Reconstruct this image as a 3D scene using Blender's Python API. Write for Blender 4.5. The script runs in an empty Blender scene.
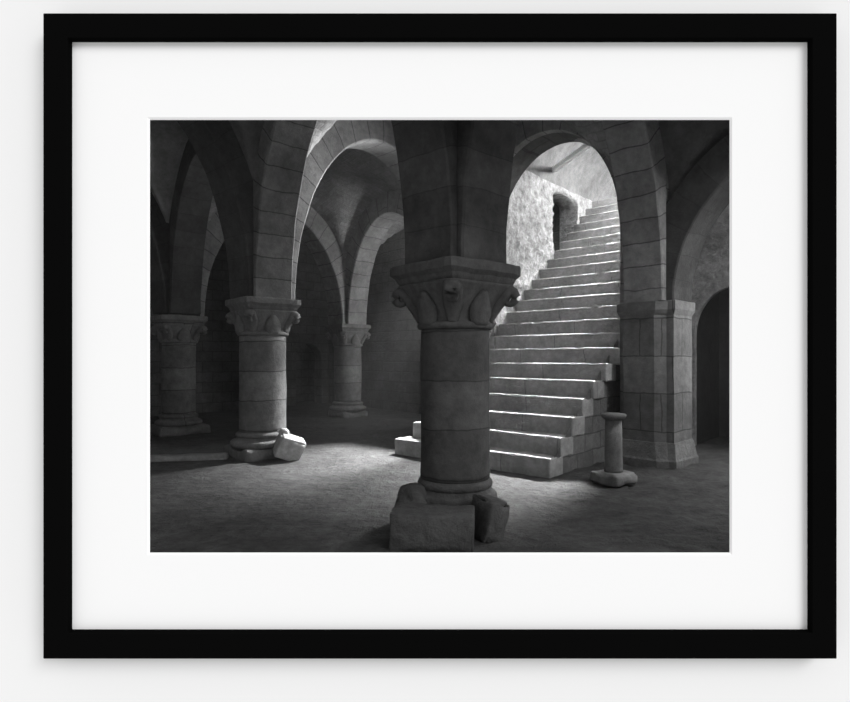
import bpy, bmesh, math, random
from mathutils import Vector, Matrix, noise

# ---------------------------------------------------------------- basics
C = bpy.context.scene.collection
rnd = random.Random(7)
F, CX, HY, EYE = 560.0, 440.0, 357.0, 1.6           # focal length in pixels, principal point, eye height

def pix(px, py, Y):
    """point at depth Y seen at a pixel of the photograph"""
    return Vector(((px - CX) / F * Y, Y, EYE - (py - HY) / F * Y))

S41, C41 = math.sin(math.radians(41)), math.cos(math.radians(41))
E2 = Vector((S41, C41, 0)); E1 = Vector((-C41, S41, 0))
def ne(n, e, z=0.0):                                # stair axes: n runs up the stair, e across it to the left
    return E2 * n + E1 * e + Vector((0, 0, z))

# ---------------------------------------------------------------- materials
def newmat(name):
    m = bpy.data.materials.new(name); m.use_nodes = True
    nt = m.node_tree; b = nt.nodes['Principled BSDF']
    return m, nt, b

def plain(name, v, rough=0.9, spec=0.0, grain=0.0):
    m, nt, b = newmat(name)
    b.inputs['Roughness'].default_value = rough
    b.inputs['Specular IOR Level'].default_value = spec
    n = nt.nodes.new('ShaderNodeTexNoise'); n.inputs['Scale'].default_value = 60
    r = nt.nodes.new('ShaderNodeMapRange')
    r.inputs['To Min'].default_value = v * (1 - grain); r.inputs['To Max'].default_value = v * (1 + grain)
    tc = nt.nodes.new('ShaderNodeTexCoord')
    nt.links.new(tc.outputs['Object'], n.inputs['Vector'])
    nt.links.new(n.outputs['Fac'], r.inputs['Value'])
    nt.links.new(r.outputs['Result'], b.inputs['Base Color'])
    return m

def stone(name, v, brick=None, coords='UV', mortar=0.45, mottle=0.35, bump=0.35, fine=9.0, joint=0.014, pits=0.0, smooth_j=0.25, lo=0.75, hi=1.2):
    """old limestone: mottled grey, optional courses (brick = (block length, course height)), joints and pits in the bump"""
    m, nt, b = newmat(name); N = nt.nodes; L = nt.links
    b.inputs['Roughness'].default_value = 0.95; b.inputs['Specular IOR Level'].default_value = 0.08
    tc = N.new('ShaderNodeTexCoord'); vec = tc.outputs[coords]
    obj = tc.outputs['Object']
    n1 = N.new('ShaderNodeTexNoise'); n1.inputs['Scale'].default_value = 1.7; n1.inputs['Detail'].default_value = 6; n1.inputs['Roughness'].default_value = 0.65
    n2 = N.new('ShaderNodeTexNoise'); n2.inputs['Scale'].default_value = fine; n2.inputs['Detail'].default_value = 8; n2.inputs['Roughness'].default_value = 0.7
    L.new(obj, n1.inputs['Vector']); L.new(obj, n2.inputs['Vector'])
    r1 = N.new('ShaderNodeMapRange'); r1.inputs['From Min'].default_value = 0.3; r1.inputs['From Max'].default_value = 0.7
    r1.inputs['To Min'].default_value = v * (1 - mottle); r1.inputs['To Max'].default_value = v * (1 + mottle)
    L.new(n1.outputs['Fac'], r1.inputs['Value'])
    r2 = N.new('ShaderNodeMapRange'); r2.inputs['From Min'].default_value = 0.3; r2.inputs['From Max'].default_value = 0.7
    r2.inputs['To Min'].default_value = lo; r2.inputs['To Max'].default_value = hi
    L.new(n2.outputs['Fac'], r2.inputs['Value'])
    mul = N.new('ShaderNodeMath'); mul.operation = 'MULTIPLY'
    L.new(r1.outputs[0], mul.inputs[0]); L.new(r2.outputs[0], mul.inputs[1])
    out = mul.outputs[0]; height = n2.outputs['Fac']
    if brick:
        nd = N.new('ShaderNodeTexNoise'); nd.inputs['Scale'].default_value = 3.0; nd.inputs['Detail'].default_value = 3
        L.new(obj, nd.inputs['Vector'])
        sub = N.new('ShaderNodeVectorMath'); sub.operation = 'MULTIPLY_ADD'
        sub.inputs[1].default_value = (0.07, 0.07, 0.0)
        L.new(nd.outputs['Color'], sub.inputs[0]); L.new(vec, sub.inputs[2])
        bt = N.new('ShaderNodeTexBrick')
        bt.inputs['Scale'].default_value = 1.0; bt.inputs['Mortar Size'].default_value = joint
        bt.inputs['Mortar Smooth'].default_value = smooth_j
        bt.inputs['Brick Width'].default_value = brick[0]; bt.inputs['Row Height'].default_value = brick[1]
        bt.inputs['Color1'].default_value = (0.86, 0.86, 0.86, 1); bt.inputs['Color2'].default_value = (1.1, 1.1, 1.1, 1)
        bt.inputs['Mortar'].default_value = (mortar, mortar, mortar, 1)
        L.new(sub.outputs[0], bt.inputs['Vector'])
        m2 = N.new('ShaderNodeMath'); m2.operation = 'MULTIPLY'
        L.new(out, m2.inputs[0]); L.new(bt.outputs['Color'], m2.inputs[1]); out = m2.outputs[0]
        h2 = N.new('ShaderNodeMath'); h2.operation = 'MULTIPLY_ADD'; h2.inputs[1].default_value = -1.1
        L.new(bt.outputs['Fac'], h2.inputs[0]); L.new(height, h2.inputs[2]); height = h2.outputs[0]
    if pits:
        vo = N.new('ShaderNodeTexVoronoi'); vo.inputs['Scale'].default_value = 7; vo.feature = 'DISTANCE_TO_EDGE'
        L.new(obj, vo.inputs['Vector'])
        rp = N.new('ShaderNodeMapRange'); rp.inputs['From Max'].default_value = 0.12
        L.new(vo.outputs['Distance'], rp.inputs['Value'])
        h3 = N.new('ShaderNodeMath'); h3.operation = 'MULTIPLY_ADD'; h3.inputs[1].default_value = pits
        L.new(rp.outputs[0], h3.inputs[0]); L.new(height, h3.inputs[2]); height = h3.outputs[0]
    L.new(out, b.inputs['Base Color'])
    bp = N.new('ShaderNodeBump'); bp.inputs['Strength'].default_value = bump; bp.inputs['Distance'].default_value = 0.05
    L.new(height, bp.inputs['Height']); L.new(bp.outputs['Normal'], b.inputs['Normal'])
    return m

ALB = 0.085
M = {
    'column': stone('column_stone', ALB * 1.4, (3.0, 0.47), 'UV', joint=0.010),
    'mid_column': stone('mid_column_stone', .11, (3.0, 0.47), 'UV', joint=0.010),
    'shaded_column': stone('shaded_column_stone', .042, (3.0, 0.47), 'UV', joint=0.008, mortar=.6),  # column stone darkened: the foreground pillar's shade put into the colour
    'shaded_capital': stone('shaded_carved_stone', .042, fine=14),  # carved stone with the same shade put into its colour
    'shaded_arch': stone('shaded_voussoir_stone', .04, (6.0, 0.34), 'UV', joint=0.006, mortar=.7),  # voussoir stone darkened, shade on these ribs put into the colour
    'passage_shade': stone('passage_shade_stone', .014, fine=10),  # near black: the shade inside the doorway put into the colour
    'shaded_rough': stone('shaded_rough_stone', .045, fine=12, bump=.7),  # rough stone darkened for the shade around the pillar foot
    'capital': stone('carved_stone', ALB * 1.2, fine=14),
    'arch': stone('voussoir_stone', ALB * 1.2, (6.0, 0.34), 'UV', joint=0.010, mortar=0.4),
    'pier': stone('pier_stone', ALB * 1.1, (0.9, 0.55), 'UV', joint=0.010),
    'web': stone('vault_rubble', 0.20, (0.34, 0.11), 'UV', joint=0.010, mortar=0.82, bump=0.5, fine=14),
    'websmooth': stone('vault_render', 0.22, fine=8, bump=0.5),
    'wall': stone('wall_stone', ALB * 0.6, (0.6, 0.3), 'UV', joint=0.014, mortar=0.6, bump=0.6),
    'palewall': stone('pale_rubble', 0.21, fine=8, bump=0.9, lo=.5, hi=1.3),
    'limewash': stone('limewashed_rubble', 0.28, mottle=0.15, bump=1.3, fine=6.5, lo=0.35, hi=1.4),
    'plaster': stone('old_plaster', 0.15, mottle=0.3, bump=0.6, fine=7),
    'stairside': stone('stair_masonry', 0.10, (.5, .25), 'UV', joint=.012, mortar=.6, bump=.6),
    'step': stone('step_stone', 0.24, (1.25, 5.0), 'UV', joint=0.008, fine=10),
    'rough': stone('rough_stone', ALB * 1.2, fine=12, bump=0.7),
    'litarch': stone('lit_voussoir_stone', .165, (6.0, 0.34), 'UV', joint=0.010, mortar=0.4),  # voussoir stone lightened: light on these arches put into the colour
    'webshade': stone('shaded_vault_rubble', 0.07, fine=8, bump=0.5),  # vault stone darkened, shade of the front bays put into the colour
    'block': stone('fallen_block_stone', 0.26, fine=12, bump=0.4),  # lighter grey than the other loose stones
    'pale': stone('pale_stone', 0.12, fine=12, bump=0.5),
    'floor': stone('trodden_earth', 0.038, mottle=0.3, bump=1.0, fine=8, lo=.6, hi=1.35),
    'wood': plain('weathered_wood', 0.8, grain=0.3),
    'black': plain('black_lacquer', 0.0030, rough=0.8),
    'mat': plain('white_mat_board', 0.865, grain=0.004),
    'bevel': plain('mat_board_core', 0.88),
    'gallery': plain('pale_gallery_paint', 0.82, grain=0.004),
}

# ---------------------------------------------------------------- object helpers
def obj(name, bm, mat, parent=None, smooth=False, loc=None):
    me = bpy.data.meshes.new(name)
    bmesh.ops.recalc_face_normals(bm, faces=bm.faces[:])
    bm.to_mesh(me); bm.free()
    me.materials.append(M[mat] if isinstance(mat, str) else mat)
    if smooth:
        for p in me.polygons: p.use_smooth = True
    o = bpy.data.objects.new(name, me); C.objects.link(o)
    if loc is not None: o.location = loc
    if parent: o.parent = parent
    return o

def thing(name, label, cat, loc=(0, 0, 0), rot=0.0, group=None):
    o = bpy.data.objects.new(name, None); C.objects.link(o)
    o.empty_display_size = 0.2
    o.location = loc; o.rotation_euler = (0, 0, rot)
    return tag(o, label, cat, group)

def tag(o, label, cat, group=None):
    o['label'] = label; o['category'] = cat
    if group: o['group'] = group
    return o

def struct(o):
    o['kind'] = 'structure'; return o

def nz(p, s, seed=0.0):
    return noise.noise(Vector((p[0] * s + seed, p[1] * s + seed * 1.7, p[2] * s - seed)))

def jitter(bm, amp, scale=3.0, seed=0.0):
    for v in bm.verts:
        q = v.co * scale + Vector((seed, seed * 2, -seed))
        v.co += noise.noise_vector(q) * amp

def clip(bm, co, no):
    """keep the side the normal points away from"""
    g = bm.verts[:] + bm.edges[:] + bm.faces[:]
    r = bmesh.ops.bisect_plane(bm, geom=g, plane_co=co, plane_no=no, clear_outer=True)
    ed = [e for e in r['geom_cut'] if isinstance(e, bmesh.types.BMEdge)]
    if ed:
        try: bmesh.ops.holes_fill(bm, edges=ed, sides=0)
        except Exception: pass

def uv_box(bm, zdir=True):
    """UV in metres: around the horizontal direction and up"""
    uv = bm.loops.layers.uv.verify()
    bm.normal_update()
    for f in bm.faces:
        n = f.normal
        for l in f.loops:
            p = l.vert.co
            if abs(n.z) > 0.75: l[uv].uv = (p.x, p.y)
            else:
                t = Vector((-n.y, n.x, 0))
                t = t.normalized() if t.length > 1e-6 else Vector((1, 0, 0))
                l[uv].uv = (p.dot(t), p.z)

def axis_steps(s, r, res):
    h = s / 2; r = min(r, h * 0.9)
    n = max(1, int(round((s - 2 * r) / res)))
    a = [-h, -h + r * 0.3]
    a += [-h + r + (s - 2 * r) * i / n for i in range(n + 1)]
    a += [h - r * 0.3, h]
    return a

def block(size, r=0.03, res=0.12, amp=0.01, seed=0.0, chip=0.0, scale=4.0):
    """worn stone block, rounded arrises, centred at the origin"""
    bm = bmesh.new()
    ax = [axis_steps(s, r, res) for s in size]
    idx = {}
    def V(i, j, k):
        key = (i, j, k)
        if key not in idx: idx[key] = bm.verts.new((ax[0][i], ax[1][j], ax[2][k]))
        return idx[key]
    nx, ny, nzz = (len(a) - 1 for a in ax)
    for i in range(nx):
        for j in range(ny):
            bm.faces.new([V(i, j, 0), V(i, j + 1, 0), V(i + 1, j + 1, 0), V(i + 1, j, 0)])
            bm.faces.new([V(i, j, nzz), V(i + 1, j, nzz), V(i + 1, j + 1, nzz), V(i, j + 1, nzz)])
    for i in range(nx):
        for k in range(nzz):
            bm.faces.new([V(i, 0, k), V(i + 1, 0, k), V(i + 1, 0, k + 1), V(i, 0, k + 1)])
            bm.faces.new([V(i, ny, k), V(i, ny, k + 1), V(i + 1, ny, k + 1), V(i + 1, ny, k)])
    for j in range(ny):
        for k in range(nzz):
            bm.faces.new([V(0, j, k), V(0, j, k + 1), V(0, j + 1, k + 1), V(0, j + 1, k)])
            bm.faces.new([V(nx, j, k), V(nx, j + 1, k), V(nx, j + 1, k + 1), V(nx, j, k + 1)])
    hs = Vector(size) / 2
    for v in bm.verts:
        q = Vector([max(-(hs[i] - r), min(hs[i] - r, v.co[i])) for i in range(3)])
        d = v.co - q
        out = sum(1 for i in range(3) if abs(d[i]) > 1e-6)
        if d.length > 1e-6: v.co = q + d.normalized() * r
        nv = noise.noise_vector(v.co * scale + Vector((seed, seed * 1.3, -seed)))
        a = amp
        v.co += nv * a
        if chip and out >= 2:
            c = max(0.0, noise.noise(v.co * 5 + Vector((seed * 3, 0, seed))) - 0.1)
            v.co -= d.normalized() * chip * c * 2.2
    return bm

def lathe(profile, segs=48, amp=0.0, seed=0.0, cap=True, vfun=None):
    """profile [(r, z)...]; optional vfun(r, z, angle) -> (x, y) to morph the circle"""
    bm = bmesh.new(); uv = bm.loops.layers.uv.verify()
    rings = []
    for r, z in profile:
        ring = []
        for i in range(segs):
            a = 2 * math.pi * i / segs
            x, y = vfun(r, z, a) if vfun else (r * math.cos(a), r * math.sin(a))
            v = bm.verts.new((x, y, z))
            if amp:
                k = nz(v.co, 2.2, seed) * amp + nz(v.co, 7, seed) * amp * 0.5
                v.co.x *= 1 + k; v.co.y *= 1 + k
            ring.append(v)
        rings.append(ring)
    rad = max(r for r, z in profile)
    for k in range(len(rings) - 1):
        for i in range(segs):
            j = (i + 1) % segs
            f = bm.faces.new([rings[k][i], rings[k][j], rings[k + 1][j], rings[k + 1][i]])
            us = [i, i + 1, i + 1, i]; zs = [profile[k][1]] * 2 + [profile[k + 1][1]] * 2
            for l, u_, z_ in zip(f.loops, us, zs): l[uv].uv = (2 * math.pi * rad * u_ / segs, z_)
    if cap:
        bm.faces.new(rings[0][::-1]); bm.faces.new(rings[-1])
    return bm

def tube(pts, radii, segs=8, flat=1.0):
    bm = bmesh.new(); rings = []
    for i, p in enumerate(pts):
        t = (pts[min(i + 1, len(pts) - 1)] - pts[max(i - 1, 0)]).normalized()
        s = t.cross(Vector((0, 0, 1)))
        s = s.normalized() if s.length > 1e-4 else Vector((1, 0, 0))
        u = s.cross(t)
        rings.append([bm.verts.new(p + (s * math.cos(a) * flat + u * math.sin(a)) * radii[i]) for a in [2 * math.pi * k / segs for k in range(segs)]])
    for k in range(len(rings) - 1):
        for i in range(segs):
            j = (i + 1) % segs
            bm.faces.new([rings[k][i], rings[k][j], rings[k + 1][j], rings[k + 1][i]])
    bm.faces.new(rings[0][::-1]); bm.faces.new(rings[-1])
    return bm

def join(a, b):
    me = bpy.data.meshes.new('tmp'); b.to_mesh(me); b.free(); a.from_mesh(me); bpy.data.meshes.remove(me)
    return a

# ---------------------------------------------------------------- walls with openings
def wall_bm(A, d, length, height, th, openings=(), res=0.5, zres=0.6, rub=0.0, z0=0.0, seed=0.0, side=1, fade=None):
    """wall from A along d; front face on the left of nothing: the thickness grows along side * perp(d).
    openings: (s0, s1, f) with f(s) -> (low, high)"""
    d = d.normalized(); p = Vector((-d.y, d.x, 0)) * side
    ss = {0.0, length}
    n = max(1, int(length / res))
    for i in range(n + 1): ss.add(round(length * i / n, 4))
    for s0, s1, f in openings:
        for i in range(29):
            t = 0.5 - 0.5 * math.cos(math.pi * i / 28)
            ss.add(round(s0 + (s1 - s0) * t, 4))
    ss = sorted(s for s in ss if -1e-6 <= s <= length + 1e-6)
    bm = bmesh.new(); uv = bm.loops.layers.uv.verify()
    def hole(s, m):
        for s0, s1, f in openings:
            if s0 < m < s1: return f(min(max(s, s0), s1))
        return None
    def disp(s, z):
        if not rub: return 0.0
        q = Vector((s * 6.0 + seed, z * 7.5, seed))
        dd, pts = noise.voronoi(q)
        c = min(1.0, (dd[1] - dd[0]) * 2.2)
        k = 1.0 if fade is None else max(0.0, min(1.0, (fade - z) / .6))
        return k * rub * (c - 0.5) + k * rub * 0.8 * noise.noise(Vector((s * 1.1, z * 1.1, seed))) + k * rub * 0.7 * noise.noise(Vector((s * 9, z * 9, seed)))
    cache = {}; top = height
    def V(s, z, k):
        key = (round(s, 4), round(z, 4), k)
        if key not in cache:
            off = th if k else -disp(s, z)
            cache[key] = bm.verts.new(A + d * s + p * off + Vector((0, 0, z)))
        return cache[key]
    def quad(pts, uvs):
        vs = [V(*q) for q in pts]
        if len(set(vs)) < 3: return
        vv = []; uu = []
        for v, u in zip(vs, uvs):
            if v not in vv: vv.append(v); uu.append(u)
        try: f = bm.faces.new(vv)
        except ValueError: return
        for l, u in zip(f.loops, uu): l[uv].uv = u
    low = min([f((s0 + s1) / 2)[1] for s0, s1, f in openings] + [min(f(s0)[1] for s0, s1, f in openings)] if openings else [0])
    def panel(a, b, la, ha, lb, hb):
        m = max(1, int(math.ceil(max(ha - la, hb - lb) / zres)))
        if openings and ha == hb == top and la > z0 + .01: m = max(1, int(math.ceil((top - low) / zres)))
        for i in range(m):
            za, zb = la + (ha - la) * i / m, la + (ha - la) * (i + 1) / m
            zc, zd = lb + (hb - lb) * i / m, lb + (hb - lb) * (i + 1) / m
            quad([(a, za, 0), (b, zc, 0), (b, zd, 0), (a, zb, 0)], [(a, za), (b, zc), (b, zd), (a, zb)])
        quad([(a, la, 1), (b, lb, 1), (b, hb, 1), (a, ha, 1)], [(a, la), (b, lb), (b, hb), (a, ha)])
    def rev(p1, p2):
        quad([(p1[0], p1[1], 0), (p2[0], p2[1], 0), (p2[0], p2[1], 1), (p1[0], p1[1], 1)],
             [(0, p1[1] + p1[0]), (0, p2[1] + p2[0]), (th, p2[1] + p2[0]), (th, p1[1] + p1[0])])
    top = height
    for a, b in zip(ss, ss[1:]):
        mid = (a + b) / 2
        ha, hb = hole(a, mid), hole(b, mid)
        if ha is None:
            panel(a, b, z0, top, z0, top)
        else:
            if ha[0] > z0 + 1e-4 or hb[0] > z0 + 1e-4:
                panel(a, b, z0, ha[0], z0, hb[0]); rev((a, ha[0]), (b, hb[0]))
            panel(a, b, ha[1], top, hb[1], top); rev((a, ha[1]), (b, hb[1]))
    for s0, s1, f in openings:
        for s in (s0, s1):
            lo, hi = f(s)
            m = max(1, int((hi - lo) / zres)) if rub else 1
            if 0.001 < s < length - 0.001 and hi - lo > 1e-4:
                for i in range(m): rev((round(s, 4), lo + (hi - lo) * i / m), (round(s, 4), lo + (hi - lo) * (i + 1) / m))
    for s in (ss[0], ss[-1]): rev((s, z0), (s, top))
    for a, b in zip(ss, ss[1:]): rev((a, top), (b, top))
    if rub: bmesh.ops.remove_doubles(bm, verts=bm.verts[:], dist=0.0005)
    return bm

def arch_fn(s0, s1, spring, rise, low=0.0):
    c, a = (s0 + s1) / 2, (s1 - s0) / 2
    return (s0, s1, lambda s: (low, spring + rise * math.sqrt(max(0.0, 1 - ((s - c) / a) ** 2))))

# ---------------------------------------------------------------- the framed opening on the gallery wall
YM = 4.35                                            # plane of the mat board
YF = 4.29                                            # front of the black moulding
def rect_ring(x0, y0, x1, y1, X0, Y0, X1, Y1, dep_in, dep_out):
    """ring between an inner rectangle at one depth and an outer rectangle at another (pixels)"""
    bm = bmesh.new()
    i = [bm.verts.new(pix(x, y, dep_in)) for x, y in ((x0, y0), (x1, y0), (x1, y1), (x0, y1))]
    o = [bm.verts.new(pix(x, y, dep_out)) for x, y in ((X0, Y0), (X1, Y0), (X1, Y1), (X0, Y1))]
    for k in range(4):
        j = (k + 1) % 4
        bm.faces.new([i[k], i[j], o[j], o[k]])
    return bm

def solid_ring(inner, outer, Yf, Yb):
    """rectangular ring with real thickness; inner / outer = (x0, z0, x1, z1) metres"""
    bm = bmesh.new()
    def rc(r, y): return [bm.verts.new((x, y, z)) for x, z in ((r[0], r[1]), (r[2], r[1]), (r[2], r[3]), (r[0], r[3]))]
    fi, fo, bi, bo = rc(inner, Yf), rc(outer, Yf), rc(inner, Yb), rc(outer, Yb)
    for k in range(4):
        j = (k + 1) % 4
        for a, b in ((fi, fo), (fo, bo), (bo, bi), (bi, fi)):
            bm.faces.new([a[k], a[j], b[j], b[k]])
    return bm

def mrect(x0, y0, x1, y1, Y):
    a, b = pix(x0, y1, Y), pix(x1, y0, Y)
    return (a.x, a.z, b.x, b.z)

open_r = mrect(150, 120, 729.5, 552.5, YM + 0.010)
bev_r = mrect(147.3, 117.3, 732, 555, YM)
wall_hole = (open_r[0] - 0.13, open_r[1] - 0.13, open_r[2] + 0.13, open_r[3] + 0.13)
wf = struct(obj('wall_front', solid_ring(wall_hole, (-12.2, -4.5, 12.2, 8.0), YM + 0.10, YM + 0.15), 'gallery'))

fr = thing('picture_frame', 'black picture frame with wide white mat hanging on pale wall', 'picture frame', (pix(440, 336, YM).x, YM, pix(440, 659, YM).z))
off = -Vector(fr.location)
def fpart(name, bm, mat):
    bmesh.ops.translate(bm, verts=bm.verts[:], vec=off)
    return obj(name, bm, mat, fr)
mi, mo = mrect(72.3, 42.3, 807.3, 629.3, YM), mrect(43, 13, 837, 659, YF)
bm = solid_ring(mi, mo, YF, YM + 0.099)
mould = fpart('moulding', bm, 'black')
md = mould.modifiers.new('bevel', 'BEVEL'); md.width = 0.006; md.segments = 2; md.limit_method = 'ANGLE'
mat_o = (mi[0] - 0.03, mi[1] - 0.03, mi[2] + 0.03, mi[3] + 0.03)
fpart('mat_board', solid_ring(bev_r, mi, YM, YM + 0.028), 'mat')
bm = bmesh.new()                                      # bevelled cut edge of the mat, round the window
def rc(r, y): return [bm.verts.new((x, y, z)) for x, z in ((r[0], r[1]), (r[2], r[1]), (r[2], r[3]), (r[0], r[3]))]
a_, b_ = rc(bev_r, YM), rc(open_r, YM + 0.010)
for k in range(4): bm.faces.new([a_[k], a_[(k + 1) % 4], b_[(k + 1) % 4], b_[k]])
cut = fpart('mat_bevel', bm, 'bevel')
cut['label'] = 'bevelled cut edge of the mat'

# ---------------------------------------------------------------- the vaulted crypt: plan
W2 = lambda x, y: Vector((x, y, 0))
nC, nL, nFL, nH, nM, nP = W2(.15, 5.6), W2(-2.89, 9.14), W2(-5.55, 11.9), W2(.32, 12.55), W2(-2.5, 15.2), W2(3.30, 8.57)
nCL, nCR, nNL, nFFL, nPR = W2(-2.85, 2.1), W2(3.05, 2.4), W2(-5.9, 5.6), W2(-8.5, 8.4), W2(6.15, 5.45)
nFLa, nMa, nMb, nHb = nFL + W2(-2.7, 3.1), nM + W2(-2.7, 3.1), nM + W2(3, 3.5), nH + W2(3, 3.5)
SP = 2.5                                             # springing height = top of the abaci
INS, RW, RD = 0.42, 0.62, 0.5                        # rib: inset from the node, width, depth
YCLIP = YM + 0.16

def rib(A, B, rise, label, spring=SP, group=None, clipA=True, clipB=True, drop=0.0, mat='arch', width=RW, depth=RD, seed=0.0):
    u = (B - A); Ln = u.length; u = u / Ln; p = Vector((-u.y, u.x, 0)); mid = (A + B) / 2
    a = Ln / 2 - INS
    bm = bmesh.new(); uv = bm.loops.layers.uv.verify()
    N = 56; arc = 0; last = None; rows = []; arcs = []
    ks = [-.5, -.47, -.2, .2, .47, .5]
    for i in range(N + 1):
        th = math.pi * i / N
        ci, si = math.cos(th), math.sin(th)
        inn = (-a * ci, rise * si); out = (-(a + depth) * ci, (rise + depth) * si)
        if last: arc += math.hypot(inn[0] - last[0], inn[1] - last[1])
        last = inn; arcs.append(arc)
        row = []
        for k in ks:                                  # soffit, with worn arrises
            e = 0.018 if abs(k) > .48 else 0
            q = mid + u * (inn[0] * (1 + e / a)) + p * (k * width) + Vector((0, 0, spring + inn[1] * (1 + e / a)))
            q += noise.noise_vector(q * 2.5 + Vector((seed, 0, 0))) * 0.012
            row.append(bm.verts.new(q))
        for k in (.5, -.5):
            row.append(bm.verts.new(mid + u * out[0] + p * (k * width) + Vector((0, 0, spring + out[1]))))
        rows.append(row)
    if drop:
        rows.append([bm.verts.new(v.co - Vector((0, 0, drop))) for v in rows[-1]]); arcs.append(arcs[-1] + drop); N += 1
    vw = [k * width for k in ks] + [.5 * width + depth, -.5 * width - depth]
    m = len(rows[0])
    for i in range(N):
        for j in range(m):
            j2 = (j + 1) % m
            f = bm.faces.new([rows[i][j], rows[i][j2], rows[i + 1][j2], rows[i + 1][j]])
            u2 = vw[j2] if j2 or j == m - 1 else vw[j2]
            if j == m - 1: a0, a1 = vw[j], -.5 * width
            else: a0, a1 = vw[j], vw[j2]
            for l, q in zip(f.loops, ((a0, arcs[i]), (a1, arcs[i]), (a1, arcs[i + 1]), (a0, arcs[i + 1]))): l[uv].uv = (q[0] + .375 + seed, q[1])
    bm.faces.new(rows[0]); bm.faces.new(rows[-1][::-1])
    if clipA: clip(bm, A + u * (RW / 2 + .004), -u)
    if clipB: clip(bm, B - u * (RW / 2 + .004), u)
    if min(A.y, B.y) < YCLIP + 1: clip(bm, Vector((0, YCLIP, 0)), Vector((0, -1, 0)))
    bmesh.ops.translate(bm, verts=bm.verts[:], vec=(-mid.x, -mid.y, -spring))
    o = obj('vault_arch', bm, mat, None, loc=(mid.x, mid.y, spring))
    return tag(o, label, 'arch', group)

R0 = 3.17
G = 'ribs of the crypt vault'
rib(nC, nL, R0, 'stone arch rib rising from the second left column towards the dark foreground pillar', group=G, seed=1)
rib(nL, nH, R0, 'tall stone arch rib from the second left column over to behind the foreground pillar', group=G, mat='litarch', seed=2)
rib(nL, nFL, 2.9, 'shadowed stone arch rib between the two columns at the left', group=G, mat='shaded_arch', seed=3)
rib(nL, nNL, R0, 'shadowed stone arch rib leaving the second left column towards the upper left corner', group=G, mat='shaded_arch', seed=4)
rib(nFL, nM, 2.6, 'far stone arch rib meeting the small distant column from the left', group=G, mat='litarch', seed=5, spring=2.47)
rib(nM, nH, 2.65, 'lit far arch rib springing right from the small distant column', group=G, mat='litarch', seed=6, spring=2.47)
rib(nC, nP, R0, 'voussoir arch rib curving up from the pier right of the stairs', group=G, drop=.08, mat='litarch', seed=7)
rib(nP, nPR, 1.9, 'shadowed wall arch rib at the right edge beside the pale wall', group=G, mat='shaded_arch', seed=8, spring=2.42)
rib(nC, nCL, R0, 'stub of arch rib leaving the top of the foreground pillar to the left front', group=G, seed=9, clipB=False, mat='shaded_arch')
rib(nC, nCR, R0, 'stub of arch rib leaving the top of the foreground pillar to the right front', group=G, seed=10, clipB=False, mat='shaded_arch')
rib(nFL, nFFL, 2.9, 'shadowed arch rib going left from the leftmost column', group=G, mat='shaded_arch', seed=11)

def web(nodes, b, idx, spring=SP, mat='web'):
    """groin vault over a bay; b = rises of the profile along edges 01, 12, 23, 30"""
    N = 36; bm = bmesh.new(); uv = bm.loops.layers.uv.verify(); g = []
    n0, n1, n2, n3 = nodes
    for i in range(N + 1):
        u = math.sin(math.pi / 2 * (2 * i / N - 1)); row = []
        for j in range(N + 1):
            v = math.sin(math.pi / 2 * (2 * j / N - 1))
            s, t = (u + 1) / 2, (v + 1) / 2
            P = n0 * (1 - s) * (1 - t) + n1 * s * (1 - t) + n2 * s * t + n3 * (1 - s) * t
            bu = b[0] * (1 - t) + b[2] * t; bv = b[3] * (1 - s) + b[1] * s
            hu = (bu + INS) * math.sqrt(max(0, 1 - u * u)); hv = (bv + INS) * math.sqrt(max(0, 1 - v * v))
            dome = 0.25 * (1 - u * u) * (1 - v * v)
            q = P + Vector((0, 0, spring + max(hu, hv) + dome))
            q.z += 0.03 * nz(q, 1.8, idx)
            row.append((bm.verts.new(q), (hu > hv, u, v, s, t)))
        g.append(row)
    lu, lv = (n1 - n0).length, (n3 - n0).length
    for i in range(N):
        for j in range(N):
            c = [g[i][j], g[i + 1][j], g[i + 1][j + 1], g[i][j + 1]]
            f = bm.faces.new([x[0] for x in c]); f.smooth = True
            hu = sum(x[1][0] for x in c) >= 2
            for l, x in zip(f.loops, c):
                _, u, v, s, t = x[1]
                if hu: l[uv].uv = (t * lv, math.asin(max(-1, min(1, u))) * 2.6)
                else: l[uv].uv = (s * lu, math.asin(max(-1, min(1, v))) * 2.6)
    if min(n.y for n in nodes) < YCLIP: 
        gm = bm.verts[:] + bm.edges[:] + bm.faces[:]
        bmesh.ops.bisect_plane(bm, geom=gm, plane_co=(0, YCLIP, 0), plane_no=(0, -1, 0), clear_outer=True)
    return struct(obj('ceiling', bm, mat))

web((nC, nL, nH, nP), (R0, R0, 2.7, R0), 1)
web((nL, nFL, nM, nH), (2.9, 2.6, 2.65, R0), 2)
web((nCL, nNL, nL, nC), (R0, R0, R0, R0), 3, mat='webshade')
web((nCR, nC, nP, nPR), (R0, R0, 2.0, R0), 4, mat='webshade')
web((nNL, nFFL, nFL, nL), (2.9, 2.9, 2.9, R0), 5, mat='websmooth')
web((nFL, nFLa, nMa, nM), (2.4, 2.4, 2.4, 2.6), 6)
web((nH, nM, nMb, nHb), (2.65, 2.4, 2.4, 2.4), 7)
web((nFFL, nFFL + W2(-2.7, 3.1), nFLa, nFL), (2.4, 2.4, 2.4, 2.9), 8)

# ---------------------------------------------------------------- columns
def superell(k):
    def f(r, z, a):
        c, s = math.cos(a), math.sin(a)
        n = k(z)
        d = (abs(c) ** n + abs(s) ** n) ** (1 / n)
        return (r * c / d, r * s / d)
    return f

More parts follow.
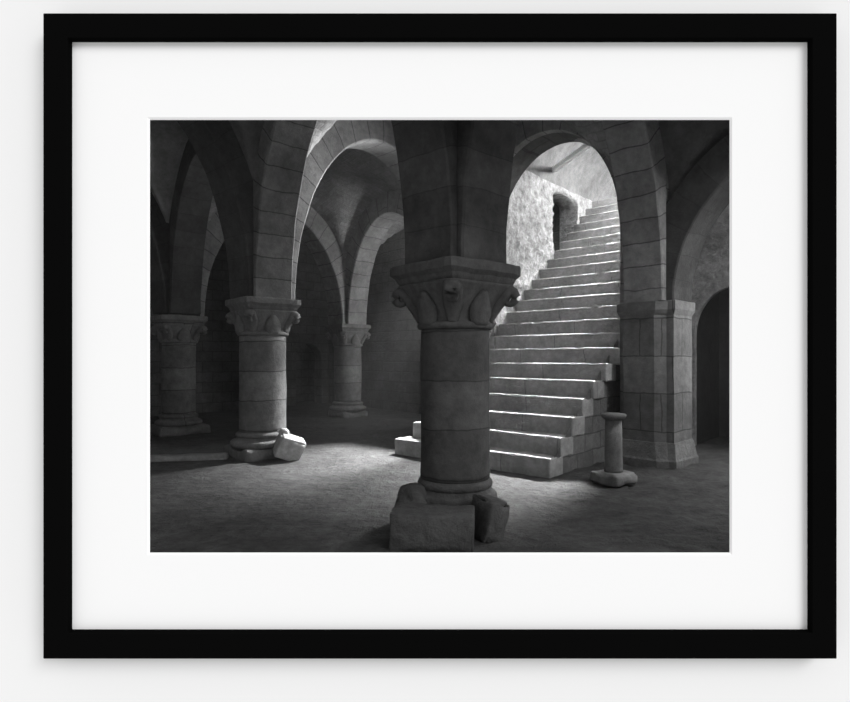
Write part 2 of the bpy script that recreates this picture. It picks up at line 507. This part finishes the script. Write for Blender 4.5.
def column(node, label, rad, cap_h, top=SP, half=0.43, seed=0.0, base_h=0.34, springer=True, plinth=0.5, dk=''):
    ang = math.atan2((nL - nC).y, (nL - nC).x)
    t = thing('stone_column', label, 'column', (node.x, node.y, 0), ang, 'round columns of the crypt'); t['kind'] = 'thing'
    SH, CA, AR, RO = ('shaded_column', 'shaded_capital', 'shaded_arch', 'shaded_rough') if dk == 'd' else ('mid_column', 'mid_column', 'shaded_arch', 'mid_column') if dk == 'm' else ('column', 'capital', 'arch', 'rough')
    aba = 0.19
    zc = top - aba - cap_h                            # bottom of capital
    # base: worn square plinth and two rolls
    pb = block((plinth * 2, plinth * 2, 0.2), 0.05, 0.1, 0.02, seed, chip=0.08)
    bmesh.ops.translate(pb, verts=pb.verts[:], vec=(0, 0, 0.07)); uv_box(pb)
    obj('plinth', pb, RO, t, True)
    z1 = 0.165
    q_ = .55 if dk == 'd' else 1.0
    prof = [(rad * (1 + .3 * q_), z1)]
    for i in range(9):
        a = -math.pi / 2 + math.pi * i / 8
        prof.append((rad * (1 + .24 * q_) + .055 * q_ * math.cos(a), z1 + .055 + .055 * math.sin(a)))
    prof += [(rad * (1 + .13 * q_), z1 + .125), (rad * (1 + .1 * q_), z1 + .15)]
    for i in range(7):
        a = -math.pi / 2 + math.pi * i / 6
        prof.append((rad * (1 + .06 * q_) + .035 * q_ * math.cos(a), z1 + .19 + .035 * math.sin(a)))
    prof += [(rad * 1.02, z1 + .24)]
    obj('base', lathe(prof, 48, .02, seed), RO, t, True)
    zs = z1 + .235
    n = 22
    prof = [(rad * (1 + .012 * math.sin(3 * i / n)), zs + (zc - zs) * i / n) for i in range(n + 1)]
    obj('shaft', lathe(prof, 56, .022, seed), SH, t, True)
    # capital: neck ring, bell swelling from round to square
    cap = obj('capital', bell(rad, zc, cap_h, half, seed), CA, t, True)
    for q in range(4):                                # curled corner leaves
        a = math.pi / 4 + q * math.pi / 2
        d = Vector((math.cos(a), math.sin(a), 0))
        pts = []; rr = []
        for i in range(22):
            f = i / 21
            if f < .55:
                g = f / .55
                r_ = rad * 1.02 + (half * 1.2 - rad * 1.02) * g ** 1.7
                z_ = zc + cap_h * (.12 + .76 * g)
            else:
                g = (f - .55) / .45 * math.pi * 1.6
                R = .075 * (1 - .45 * (f - .55) / .45)
                r_ = half * 1.2 + R * math.sin(g); z_ = zc + cap_h * .88 - .075 + R * math.cos(g)
            pts.append(d * r_ + Vector((0, 0, z_)))
            rr.append(.03 + .035 * math.sin(math.pi * min(1, f * 1.2)))
        vb = tube(pts, rr, 8, 1.5); jitter(vb, .008, 9, seed + q)
        obj('corner_leaf', vb, CA, cap, True)
    for q in range(4):                                # flat leaf in the middle of each face
        a = q * math.pi / 2; d = Vector((math.cos(a), math.sin(a), 0))
        pts = []; rr = []
        for i in range(12):
            f = i / 11
            r_ = rad * 1.02 + (half * .93 - rad) * f ** 2.4
            pts.append(d * r_ + Vector((0, 0, zc + cap_h * (.08 + .72 * f)))); rr.append(.02 + .05 * math.sin(math.pi * min(1, .2 + f * .8)))
        vb = tube(pts, rr, 8, 2.0); jitter(vb, .008, 9, seed + q + 5)
        obj('face_leaf', vb, CA, cap, True)
    # abacus: chamfered slab
    h = half * 1.0
    bm = lathe([(h * .93, top - aba), (h * .97, top - aba + .03), (h * 1.0, top - aba + .06), (h * 1.07, top - aba + .09), (h * 1.09, top - aba + .1), (h * 1.09, top - .02), (h * 1.075, top)], 64, 0, 0, True, superell(lambda z: 18))
    jitter(bm, .014, 5, seed)
    obj('abacus', bm, CA, t)
    if springer:
        bm = block((RW, RW, 1.85), .012, .3, .006, seed); bmesh.ops.translate(bm, verts=bm.verts[:], vec=(0, 0, top + .925)); uv_box(bm)
        obj('springer', bm, AR, t)
    return t

def bell(rad, zc, cap_h, half, seed):
    prof = []
    for i in range(7):
        a = -math.pi / 2 + math.pi * i / 6
        prof.append((rad * 1.02 + .035 * math.cos(a), zc + .035 + .035 * math.sin(a)))
    for i in range(1, 15):
        f = i / 14
        prof.append((rad * 1.0 + (half * .97 - rad) * f ** 2.2, zc + .07 + (cap_h - .07) * f))
    k = lambda z: 2 + 14 * max(0.0, min(1.0, (z - zc - .1) / (cap_h - .1))) ** 2.5
    return lathe(prof, 64, .015, seed, True, superell(k))

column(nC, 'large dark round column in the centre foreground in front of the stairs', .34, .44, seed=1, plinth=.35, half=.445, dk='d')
column(nL, 'sunlit left column with carved capital beside the fallen stone block', .365, .40, seed=2, top=2.53, plinth=.46)
column(nFL, 'dark leftmost column at the edge of the picture', .33, .38, seed=3, top=2.46, dk='m')
column(nM, 'small distant column standing alone between two far arches', .36, .40, seed=4, top=2.47, plinth=.40)
column(nH, 'half hidden column directly behind the foreground pillar', .33, .40, seed=5)

# pier at the right of the stairs: cruciform, built into the wall
def pier(node, label, seed=0.0):
    ang = math.atan2((nC - node).y, (nC - node).x)
    t = thing('stone_pier', label, 'pier', (node.x, node.y, 0), ang)
    def cross(w, L, z0, z1, res=.25):
        """cruciform prism: arm half width w, arm length L"""
        pts = [(L, -w), (L, w - .13), (L - .11 + .001, w), (w - .001, w + .001), (w, L), (-w, L), (-w, w), (-L, w), (-L, -w), (-w, -w), (-w, -L), (w, -L), (w, -w)]
        return pts
    def prism(levels):
        bm = bmesh.new(); uv = bm.loops.layers.uv.verify(); rings = []
        for w, L, z in levels:
            rings.append([bm.verts.new(Vector((x, y, z)) + noise.noise_vector(Vector((x * 4 + seed, y * 4, z * 2))) * .008) for x, y in cross(w, L, 0, 0)])
        for k in range(len(rings) - 1):
            for i in range(13):
                j = (i + 1) % 13
                bm.faces.new([rings[k][i], rings[k][j], rings[k + 1][j], rings[k + 1][i]])
        bm.faces.new(rings[0][::-1]); bm.faces.new(rings[-1]); uv_box(bm)
        return bm
    w, L = RW / 2, INS
    obj('base', prism([(w + .07, L + .07, -.03), (w + .07, L + .07, .10), (w + .055, L + .055, .13), (w + .015, L + .015, .36)]), 'rough', t)
    obj('shaft', prism([(w, L, .355 + (2.22 - .355) * i / 8) for i in range(9)]), 'pier', t)
    obj('impost', prism([(w, L, 2.21), (w + .015, L + .015, 2.24), (w + .035, L + .035, 2.29), (w + .035, L + .035, 2.41), (w + .025, L + .025, 2.42)]), 'pier', t)
    bm = block((RW, RW, 1.95), .012, .3, .006, seed); bmesh.ops.translate(bm, verts=bm.verts[:], vec=(0, 0, 2.42 + .975)); uv_box(bm)
    obj('springer', bm, 'arch', t)
    return t
pier(nP, 'square clustered pier right of the staircase with moulded impost', 3.0)

# ---------------------------------------------------------------- staircase
N0, T, RISE, NS = 6.53, 0.312, 0.25, 22
ER, EL = 3.76, 6.33
st = thing('staircase', 'wide worn stone staircase climbing through the arch to the light', 'staircase', ne(N0, (ER + EL) / 2), math.radians(-41 + 90) )
# local frame of the staircase: x = up the run, y = across to the left
def spart(name, bm, mat, smooth=False): return obj(name, bm, mat, st, smooth)
mid_e = (ER + EL) / 2
for k in range(1, NS + 1):
    e0 = ER + (.0 if k > 1 else -.0) + rnd.uniform(-.015, .015)
    e0 = {5: 3.73, 6: 3.68}.get(k, 3.59 if k >= 7 else e0)
    e1 = {1: 6.69, 2: 6.56, 3: 6.4}.get(k, 6.36 if k > 6 else 6.33)
    dep = T + .06 if k < NS else 1.3
    h = RISE + .03
    bm = block((dep, e1 - e0, h), .024, .07, .005, k * 1.37, chip=.02, scale=3.0)
    tilt = rnd.uniform(-.004, .004)
    for v in bm.verts: v.co.z += v.co.y * tilt
    bmesh.ops.translate(bm, verts=bm.verts[:], vec=((k - 1) * T + dep / 2 + rnd.uniform(-.008, .008), (e0 + e1) / 2 - mid_e, k * RISE - h / 2))
    uv_box(bm)
    uv = bm.loops.layers.uv.verify(); sh = rnd.uniform(0, 1.2)
    for f in bm.faces:
        for l in f.loops: l[uv].uv.x += sh
    spart('step', bm, 'step', False)
# masonry body under the steps
bm = bmesh.new()
prof = [(.05, -.02)]
for k in range(1, NS + 1):
    prof += [((k - 1) * T + .05, k * RISE - .06), (k * T + .05, k * RISE - .06)]
prof += [(NS * T + .05, -.02)]
fa = [bm.verts.new((x, ER + .008 - mid_e, z)) for x, z in prof]
fb = [bm.verts.new((x, EL - .04 - mid_e, z)) for x, z in prof]
bm.faces.new(fa); bm.faces.new(fb[::-1])
for i in range(len(prof)):
    j = (i + 1) % len(prof); bm.faces.new([fa[i], fa[j], fb[j], fb[i]])
bmesh.ops.triangulate(bm, faces=[f for f in bm.faces if len(f.verts) > 4])
uv_box(bm)
spart('stair_body', bm, 'stairside')

# wall holding the stair arch, with a high splayed window behind the foreground pillar
HT = 7.3
Nw = 8.5
e_lo, e_hi = 3.3, 7.9
sf = lambda e: e - e_lo
wo = [arch_fn(sf(3.565), sf(6.35), 3.6, 1.84), arch_fn(sf(6.85), sf(7.6), 4.0, .35, 2.9)]
struct(obj('wall_stair', wall_bm(ne(Nw, e_lo), E1, e_hi - e_lo, HT, .55, wo, res=.4, side=-1), 'wall'))

# voussoir ring round the stair opening
def ring(c, a, spring, rise, depth, n0, n1):
    bm = bmesh.new(); uv = bm.loops.layers.uv.verify(); rows = []; arcs = []; arc = 0; last = None
    path = []
    for i in range(5): path.append((c - a, 2.42 + (spring - 2.42) * i / 5, -1, 0))
    for i in range(41):
        th = math.pi * i / 40
        path.append((c - a * math.cos(th), spring + rise * math.sin(th), -math.cos(th), math.sin(th)))
    for i in range(6): path.append((c + a, spring + (2.42 - spring) * i / 5, 1, 0))
    for e, z, ox, oz in path:
        if last: arc += math.hypot(e - last[0], z - last[1])
        last = (e, z); arcs.append(arc)
        rows.append([bm.verts.new(ne(n, e + ox * d, z + oz * d)) for n, d in ((n1, 0), (n0, 0), (n0, depth), (n1, depth))])
    vv = [0, .3, .3 + depth, .6 + depth, 1.2]
    for i in range(len(rows) - 1):
        for j in range(4):
            j2 = (j + 1) % 4
            f = bm.faces.new([rows[i][j], rows[i][j2], rows[i + 1][j2], rows[i + 1][j]])
            for l, q in zip(f.loops, ((vv[j], arcs[i]), (vv[j + 1], arcs[i]), (vv[j + 1], arcs[i + 1]), (vv[j], arcs[i + 1]))): l[uv].uv = q
    bm.faces.new(rows[0]); bm.faces.new(rows[-1][::-1])
    return bm
o = obj('stair_arch', ring(4.9575, 1.3875, 3.6, 1.84, .5, Nw - .16, Nw - .002), 'litarch')
tag(o, 'round headed stone arch framing the bright staircase', 'arch')

# stair passage: limewashed left wall with a deep doorway, right wall with a light opening, barrel vault, end wall
def door_fn(s0, s1):
    c, a = (s0 + s1) / 2, (s1 - s0) / 2
    return (s0, s1, lambda s: (3.9, 5.22 + .16 * math.sqrt(max(0, 1 - ((s - c) / a) ** 2))))
nA = Nw + .4
struct(obj('wall_stair_left', wall_bm(ne(nA, EL), E2, 14.6 - nA, 6.2, .5, [door_fn(11.15 - nA, 12.35 - nA)], res=.07, zres=.07, rub=.05, seed=3.3, side=1, z0=1.0, fade=5.45), 'limewash', smooth=True))
lo_ = (10.6 - nA, 13.6 - nA, lambda s: (5.55, 6.9))
struct(obj('wall_stair_right', wall_bm(ne(nA, 3.565), E2, 14.6 - nA, HT, .35, [lo_], res=.5, side=-1), 'plaster'))
struct(obj('wall_stair_end', wall_bm(ne(14.6, 3.2), E1, 3.8, HT, .3, [], side=-1), 'plaster'))
bm = bmesh.new(); rows = []                            # barrel vault over the stair
uv = bm.loops.layers.uv.verify()
for i in range(25):
    th = math.pi * i / 24
    row = []
    for j in range(40):
        n_ = nA - .38 + (14.65 - nA + .38) * j / 39
        q = ne(n_, 4.98 + 1.36 * math.cos(th), 5.35 + 1.3 * math.sin(th))
        q.z += .05 * nz(q, 2, 4)
        row.append(bm.verts.new(q))
    rows.append(row)
for i in range(24):
    for j in range(39):
        n_ = nA + (14.65 - nA) * j / 39
        if 14 <= i <= 22 and 10.7 < n_ < 13.4: continue     # the light shaft cut through the haunch on the right
        f = bm.faces.new([rows[i][j], rows[i + 1][j], rows[i + 1][j + 1], rows[i][j + 1]]); f.smooth = True
struct(obj('ceiling_stair', bm, 'plaster'))
# the dark space behind the doorway
bm = wall_bm(ne(10.85, EL + .95), E2, 1.75, 5.9, .1, [], side=1, z0=3.0)
join(bm, wall_bm(ne(10.85, EL + .5), E1, .45, 5.9, .1, [], side=1, z0=3.0))
join(bm, wall_bm(ne(12.6, EL + .5), E1, .45, 5.9, .1, [], side=-1, z0=3.0))
v = [bm.verts.new(ne(n_, e_, 5.7)) for n_, e_ in ((10.85, EL + .45), (12.6, EL + .45), (12.6, EL + 1.0), (10.85, EL + 1.0))]
bm.faces.new(v)
struct(obj('wall_passage', bm, 'wall'))

# weathered beam across the head of the stair
b0, b1 = pix(555, 169, 12.4), pix(585.5, 147, 11.4)
b1 = b0 + (b1 - b0) * 2.42; dv = b1 - b0
bm = block((dv.length + .1, .11, .09), .012, .2, .006, 2.0)
bm_o = obj('wooden_beam', bm, 'wood'); bm_o.location = (b0 + b1) / 2
bm_o.rotation_mode = 'QUATERNION'; bm_o.rotation_quaternion = dv.to_track_quat('X', 'Z')
tag(bm_o, 'pale wooden beam set slanting under the vault at the stair head', 'beam')

# ---------------------------------------------------------------- other walls of the crypt
wk = dict(res=1.0, zres=8)
struct(obj('wall_left', wall_bm(W2(-9.3, YCLIP - .1), W2(0, 1), 10.5, HT, .3, [arch_fn(8.0 - YCLIP + .1, 9.2 - YCLIP + .1, 3.8, .6, 2.2)], side=1, **wk), 'wall'))  # unseen window opening added along with the left fill lamp
dB = W2(3, 3.5).normalized(); dA = W2(-2.7, 3.1).normalized()
corner = W2(-3.9, 19.6)
lenB = 9.0
stB = corner - dB * lenB
px_door = lenB - .85
struct(obj('wall_back_left', wall_bm(stB, dB, lenB, HT, .4, [arch_fn(px_door - .5, px_door + .55, 1.5, .55)], side=1, **wk), 'wall'))
struct(obj('wall_back_right', wall_bm(corner, -dA, 8.0, HT, .4, [], side=1, **wk), 'wall'))
# dark niche behind the back doorway
ob = stB + dB * (px_door - 1.2) + Vector((-dB.y, dB.x, 0)) * 1.2
pB = Vector((-dB.y, dB.x, 0))
bm = wall_bm(ob, dB, 2.6, 3.5, .2, [], side=1, **wk)
for q in (0.0, 2.4): join(bm, wall_bm(ob + dB * (q + .1) - pB * .78, pB, .78, 3.5, .1, [], side=1, **wk))
b2 = block((2.8, 1.2, .1), .01, 4, 0); bmesh.ops.rotate(b2, verts=b2.verts[:], matrix=Matrix.Rotation(math.atan2(dB.y, dB.x), 3, 'Z'))
bmesh.ops.translate(b2, verts=b2.verts[:], vec=ob + dB * 1.3 - pB * .15 + Vector((0, 0, 3.4))); join(bm, b2)
struct(obj('wall_back_passage', bm, 'wall'))
struct(obj('wall_stair_side', wall_bm(ne(Nw + .3, 7.75), E2, 4.5, HT, .25, [arch_fn(1.7, 2.8, 3.6, .5, 2.2)], side=-1, **wk), 'wall'))
# right hand recess: spandrel over the wall arch, back wall with dark doorway, far side
uP = (nPR - nP); lP = uP.length
struct(obj('wall_right_spandrel', wall_bm(nP + uP.normalized() * .3, uP, lP - .3, HT, .3, [arch_fn(INS - .3 - .04, lP - .3 - INS + .04, 2.42, 1.94)], side=1, res=.4), 'wall'))
wr_o = ne(10.6, 3.35)
struct(obj('wall_right', wall_bm(wr_o, -E1, 7.0, HT, .12, [arch_fn(.2, 1.5, 2.0, .82)], res=.25, zres=.25, side=1), 'palewall'))
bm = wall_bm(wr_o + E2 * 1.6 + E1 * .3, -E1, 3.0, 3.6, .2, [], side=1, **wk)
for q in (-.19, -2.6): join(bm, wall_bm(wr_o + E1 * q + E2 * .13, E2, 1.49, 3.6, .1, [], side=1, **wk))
struct(obj('wall_right_passage', bm, 'passage_shade'))
struct(obj('wall_right_end', wall_bm(W2(8.6, YCLIP - .1), W2(0, 1), 6.0, HT, .3, [], side=-1, **wk), 'wall'))
bm = block((3.4, 1.9, .15), .01, 5, 0); o = obj('ceiling_passage', bm, 'wall'); o.location = wr_o + E2 * 1.4 - E1 * 1.0 + Vector((0, 0, 3.6)); o.rotation_euler = (0, 0, math.radians(-41 + 180)); struct(o)
bm = bmesh.new()
v = [bm.verts.new(q) for q in (nP + Vector((0, 0, 5.75)), nPR + Vector((.6, -.6, 5.75)), nPR + Vector((4, 4, 5.75)), ne(10.7, 3.2, 5.75))]
bm.faces.new(v); struct(obj('ceiling_recess', bm, 'web'))
bm = block((24, 18, .3), .01, 30, 0); bmesh.ops.translate(bm, verts=bm.verts[:], vec=(0, YCLIP + 8.95, HT + .14)); struct(obj('blackout_roof', bm, 'wall'))  # unseen slab added to make the crypt light-tight

# added outer shell, unseen, keeps the world light out of the crypt
for nm, A_, d_, l_ in (('wall_blackout_left', W2(-11.9, YCLIP), W2(0, 1), 17.7), ('wall_blackout_right', W2(11.7, YCLIP), W2(0, 1), 17.7), ('wall_blackout_back', W2(-11.9, 22.0), W2(1, 0), 23.8)):
    struct(obj(nm, wall_bm(A_, d_, l_, HT, .2, [], z0=-.2, res=6, zres=9), 'wall'))

# ---------------------------------------------------------------- floor
bm = bmesh.new(); NX, NY = 250, 180; rows = []
uv = bm.loops.layers.uv.verify()
for i in range(NX + 1):
    x = -12.0 + 24.0 * i / NX; row = []
    for j in range(NY + 1):
        t_ = j / NY; y = YCLIP - .05 + (22.2 - YCLIP) * (t_ ** 1.5)
        p_ = Vector((x, y, 0))
        right = max(0.0, min(1.0, (x - .8) / 1.5))
        z = .018 * nz(p_, .9, 2) + .010 * nz(p_, 3.0, 5) + right * (.030 * nz(p_, 2.4, 8) + .028 * nz(p_, 6, 1))
        row.append(bm.verts.new((x, y, z - .01)))
    rows.append(row)
for i in range(NX):
    for j in range(NY):
        f = bm.faces.new([rows[i][j], rows[i + 1][j], rows[i + 1][j + 1], rows[i][j + 1]]); f.smooth = True
struct(obj('floor', bm, 'floor'))

# ---------------------------------------------------------------- loose stones
def loose(name, label, cat, loc, size, rot, mat='rough', r=.04, amp=.03, seed=1.0, chip=.1, group=None):
    o = obj(name, block(size, r, .06, amp, seed, chip=chip, scale=3.2), mat, None, True)
    o.location = loc; o.rotation_euler = rot
    return tag(o, label, cat, group)
# tilted block leaning on the sunlit column
pb = pix(289, 446, 8.75)
loose('stone_block', 'pale fallen stone block leaning at the foot of the sunlit left column', 'stone', (pb.x, pb.y, .19), (.40, .30, .36), (math.radians(14), math.radians(22), math.radians(30)), 'block', .03, .02, 4.0, .05)
loose('stone_lump', 'small stone lump perched behind the pale fallen block', 'stone', (pb.x - .1, pb.y + .02, .42), (.16, .16, .12), (.2, .3, .4), 'block', .05, .02, 6.0, .05)
# stones at the foot of the big column
loose('boulder', 'dark rounded boulder at left foot of the foreground pillar', 'stone', (-.26, 5.40, .17), (.34, .34, .40), (.1, .2, .4), 'shaded_rough', .12, .04, 2.0, .06)
loose('stone_slab', 'large dark squared block lying in front of the foreground pillar', 'stone', (-.06, 4.80, .135), (.70, .36, .33), (math.radians(2), math.radians(1), math.radians(-5)), 'shaded_rough', .02, .012, 9.0, .05)
loose('stone_chunk', 'dark angular chunk at right foot of the foreground pillar', 'stone', (.43, 5.0, .15), (.22, .32, .38), (math.radians(5), math.radians(8), math.radians(30)), 'shaded_rough', .03, .02, 12.0, .10)
# low kerb at far left
k0, k1 = pix(100, 463, 8.5), pix(228, 456.5, 8.9)
kd = Vector((k1.x - k0.x, k1.y - k0.y, 0))
bm = block((kd.length, .22, .14), .05, .12, .018, 5.0, chip=.08)
o = obj('kerb_stone', bm, 'pale', None, True); o.location = ((k0.x + k1.x) / 2, (k0.y + k1.y) / 2, .005); o.rotation_euler = (0, 0, math.atan2(kd.y, kd.x))
tag(o, 'long low kerb stone on the floor left of the sunlit column', 'kerb')

# stone post: short shaft on a square foot with a round cap
pp = pix(613.5, 482, 560 * 1.6 / 125.0)
post = thing('stone_post', 'short stone post with round cap on a square foot right of the stairs', 'post', (pp.x, pp.y, 0), math.radians(35))
bm = block((.44, .44, .15), .045, .07, .014, 3.0, chip=.08); bmesh.ops.translate(bm, verts=bm.verts[:], vec=(0, 0, .06))
obj('foot', bm, 'pale', post, True)
obj('shaft', lathe([(.118, .12), (.112, .18), (.108, .5), (.104, .80)], 28, .02, 3), 'pale', post, True)
obj('cap', lathe([(.104, .795), (.13, .81), (.155, .835), (.16, .86), (.15, .875), (.05, .88)], 28, .02, 4), 'pale', post, True)

# ---------------------------------------------------------------- lights
def area(name, loc, target, sx, sy, power, spread=180):
    l = bpy.data.lights.new(name, 'AREA'); l.shape = 'RECTANGLE'; l.size = sx; l.size_y = sy; l.energy = power
    l.spread = math.radians(spread)
    o = bpy.data.objects.new(name, l); C.objects.link(o); o.location = loc
    o.rotation_euler = (Vector(target) - Vector(loc)).to_track_quat('-Z', 'Y').to_euler()
    return o
def spot(name, loc, target, power, angle, blend=.5, radius=.2):
    l = bpy.data.lights.new(name, 'SPOT'); l.energy = power; l.spot_size = math.radians(angle); l.spot_blend = blend; l.shadow_soft_size = radius
    o = bpy.data.objects.new(name, l); C.objects.link(o); o.location = loc
    o.rotation_euler = (Vector(target) - Vector(loc)).to_track_quat('-Z', 'Y').to_euler()
    return o
# daylight through the shaft above the stair, on to the limewashed wall and the treads
area('daylight_shaft', ne(12.2, 3.0, 6.9), ne(11.0, 6.0, 3.6), 2.4, 1.2, 1090)
# daylight coming down the stair from its head
area('daylight_stair_head', ne(13.2, 4.9, 6.5), ne(7.3, 4.7, 0), 1.8, .5, 640, 31)
# daylight through the high window behind the foreground pillar
spot('daylight_window', ne(9.75, 7.25, 4.9), W2(-1.1, 8.9), 29000, 46, 1.0, .18)
area('skylight_window', ne(8.9, 7.22, 3.7), nL + Vector((.6, 0, 4.2)), .6, 1.2, 260, 120)
# daylight through the window in the side wall, towards the far columns
area('daylight_side_window', ne(11.05, 7.5, 3.0), ne(9.4, 11.5, 2.6), 1.0, 1.2, 150, 150)
# added fill lamp for the dark left side, set at an unseen opening
area('fill_left', Vector((-9.0, 8.6, 3.2)), Vector((-4, 8.6, 3.6)), 1.2, 1.6, 30, 150)
# daylight in the recess at the right
area('daylight_recess', ne(9.9, -.1, 5.2), ne(10.6, 2.6, 2.8), .7, .7, 75, 160)
area('daylight_recess_low', ne(10.2, 1.55, 1.9), W2(2.3, 5.0) + Vector((0, 0, .2)), .5, .8, 95, 170)
area('fill_side_bay', Vector((4.55, 6.1, 4.2)), Vector((3.2, 6.7, 0)), .7, .7, 110, 150)  # added fill lamp to brighten the right floor, no opening there
# gallery daylight from the upper right
sl = bpy.data.lights.new('gallery_sun', 'SUN'); sl.energy = 1.95; sl.angle = math.radians(28)
so = bpy.data.objects.new('gallery_sun', sl); C.objects.link(so)
so.rotation_euler = Vector((-.70, .75, -.66)).to_track_quat('-Z', 'Y').to_euler()
w = bpy.data.worlds.new('world'); bpy.context.scene.world = w; w.use_nodes = True
bg = w.node_tree.nodes['Background']; bg.inputs['Color'].default_value = (1, 1, 1, 1); bg.inputs['Strength'].default_value = 0.725

# thin dusty haze filling the crypt
HAZE = 0.0028
bm = bmesh.new()
bmesh.ops.create_cube(bm, size=1.0)
for v in bm.verts: v.co = Vector((v.co.x * 17.6 - .3, (v.co.y + .5) * 14.6 + YCLIP + .01, (v.co.z + .5) * 6.9 - .05))
hm = bpy.data.materials.new('dusty_haze'); hm.use_nodes = True
hn = hm.node_tree; hn.nodes.remove(hn.nodes['Principled BSDF'])
vs_ = hn.nodes.new('ShaderNodeVolumeScatter'); vs_.inputs['Density'].default_value = HAZE; vs_.inputs['Anisotropy'].default_value = 0.3
hn.links.new(vs_.outputs[0], hn.nodes['Material Output'].inputs['Volume'])
ho = obj('haze', bm, hm); ho['kind'] = 'stuff'
tag(ho, 'thin dusty haze hanging in the crypt', 'haze')

# ---------------------------------------------------------------- camera and view
cd = bpy.data.cameras.new('camera'); cam = bpy.data.objects.new('camera', cd); C.objects.link(cam)
cd.sensor_width = 36; cd.lens = 36 * F / 850; cd.clip_end = 100; cd.clip_start = .05
cd.shift_x = -(CX - 425) / 850; cd.shift_y = (HY - 351) / 850
cam.location = (0, 0, EYE); cam.rotation_euler = (math.radians(90), 0, 0)
sc = bpy.context.scene; sc.camera = cam
sc.view_settings.view_transform = 'Standard'; sc.view_settings.look = 'None'
sc.view_settings.exposure = 0; sc.view_settings.gamma = 1
sc.cycles.max_bounces = 8; sc.cycles.diffuse_bounces = 5
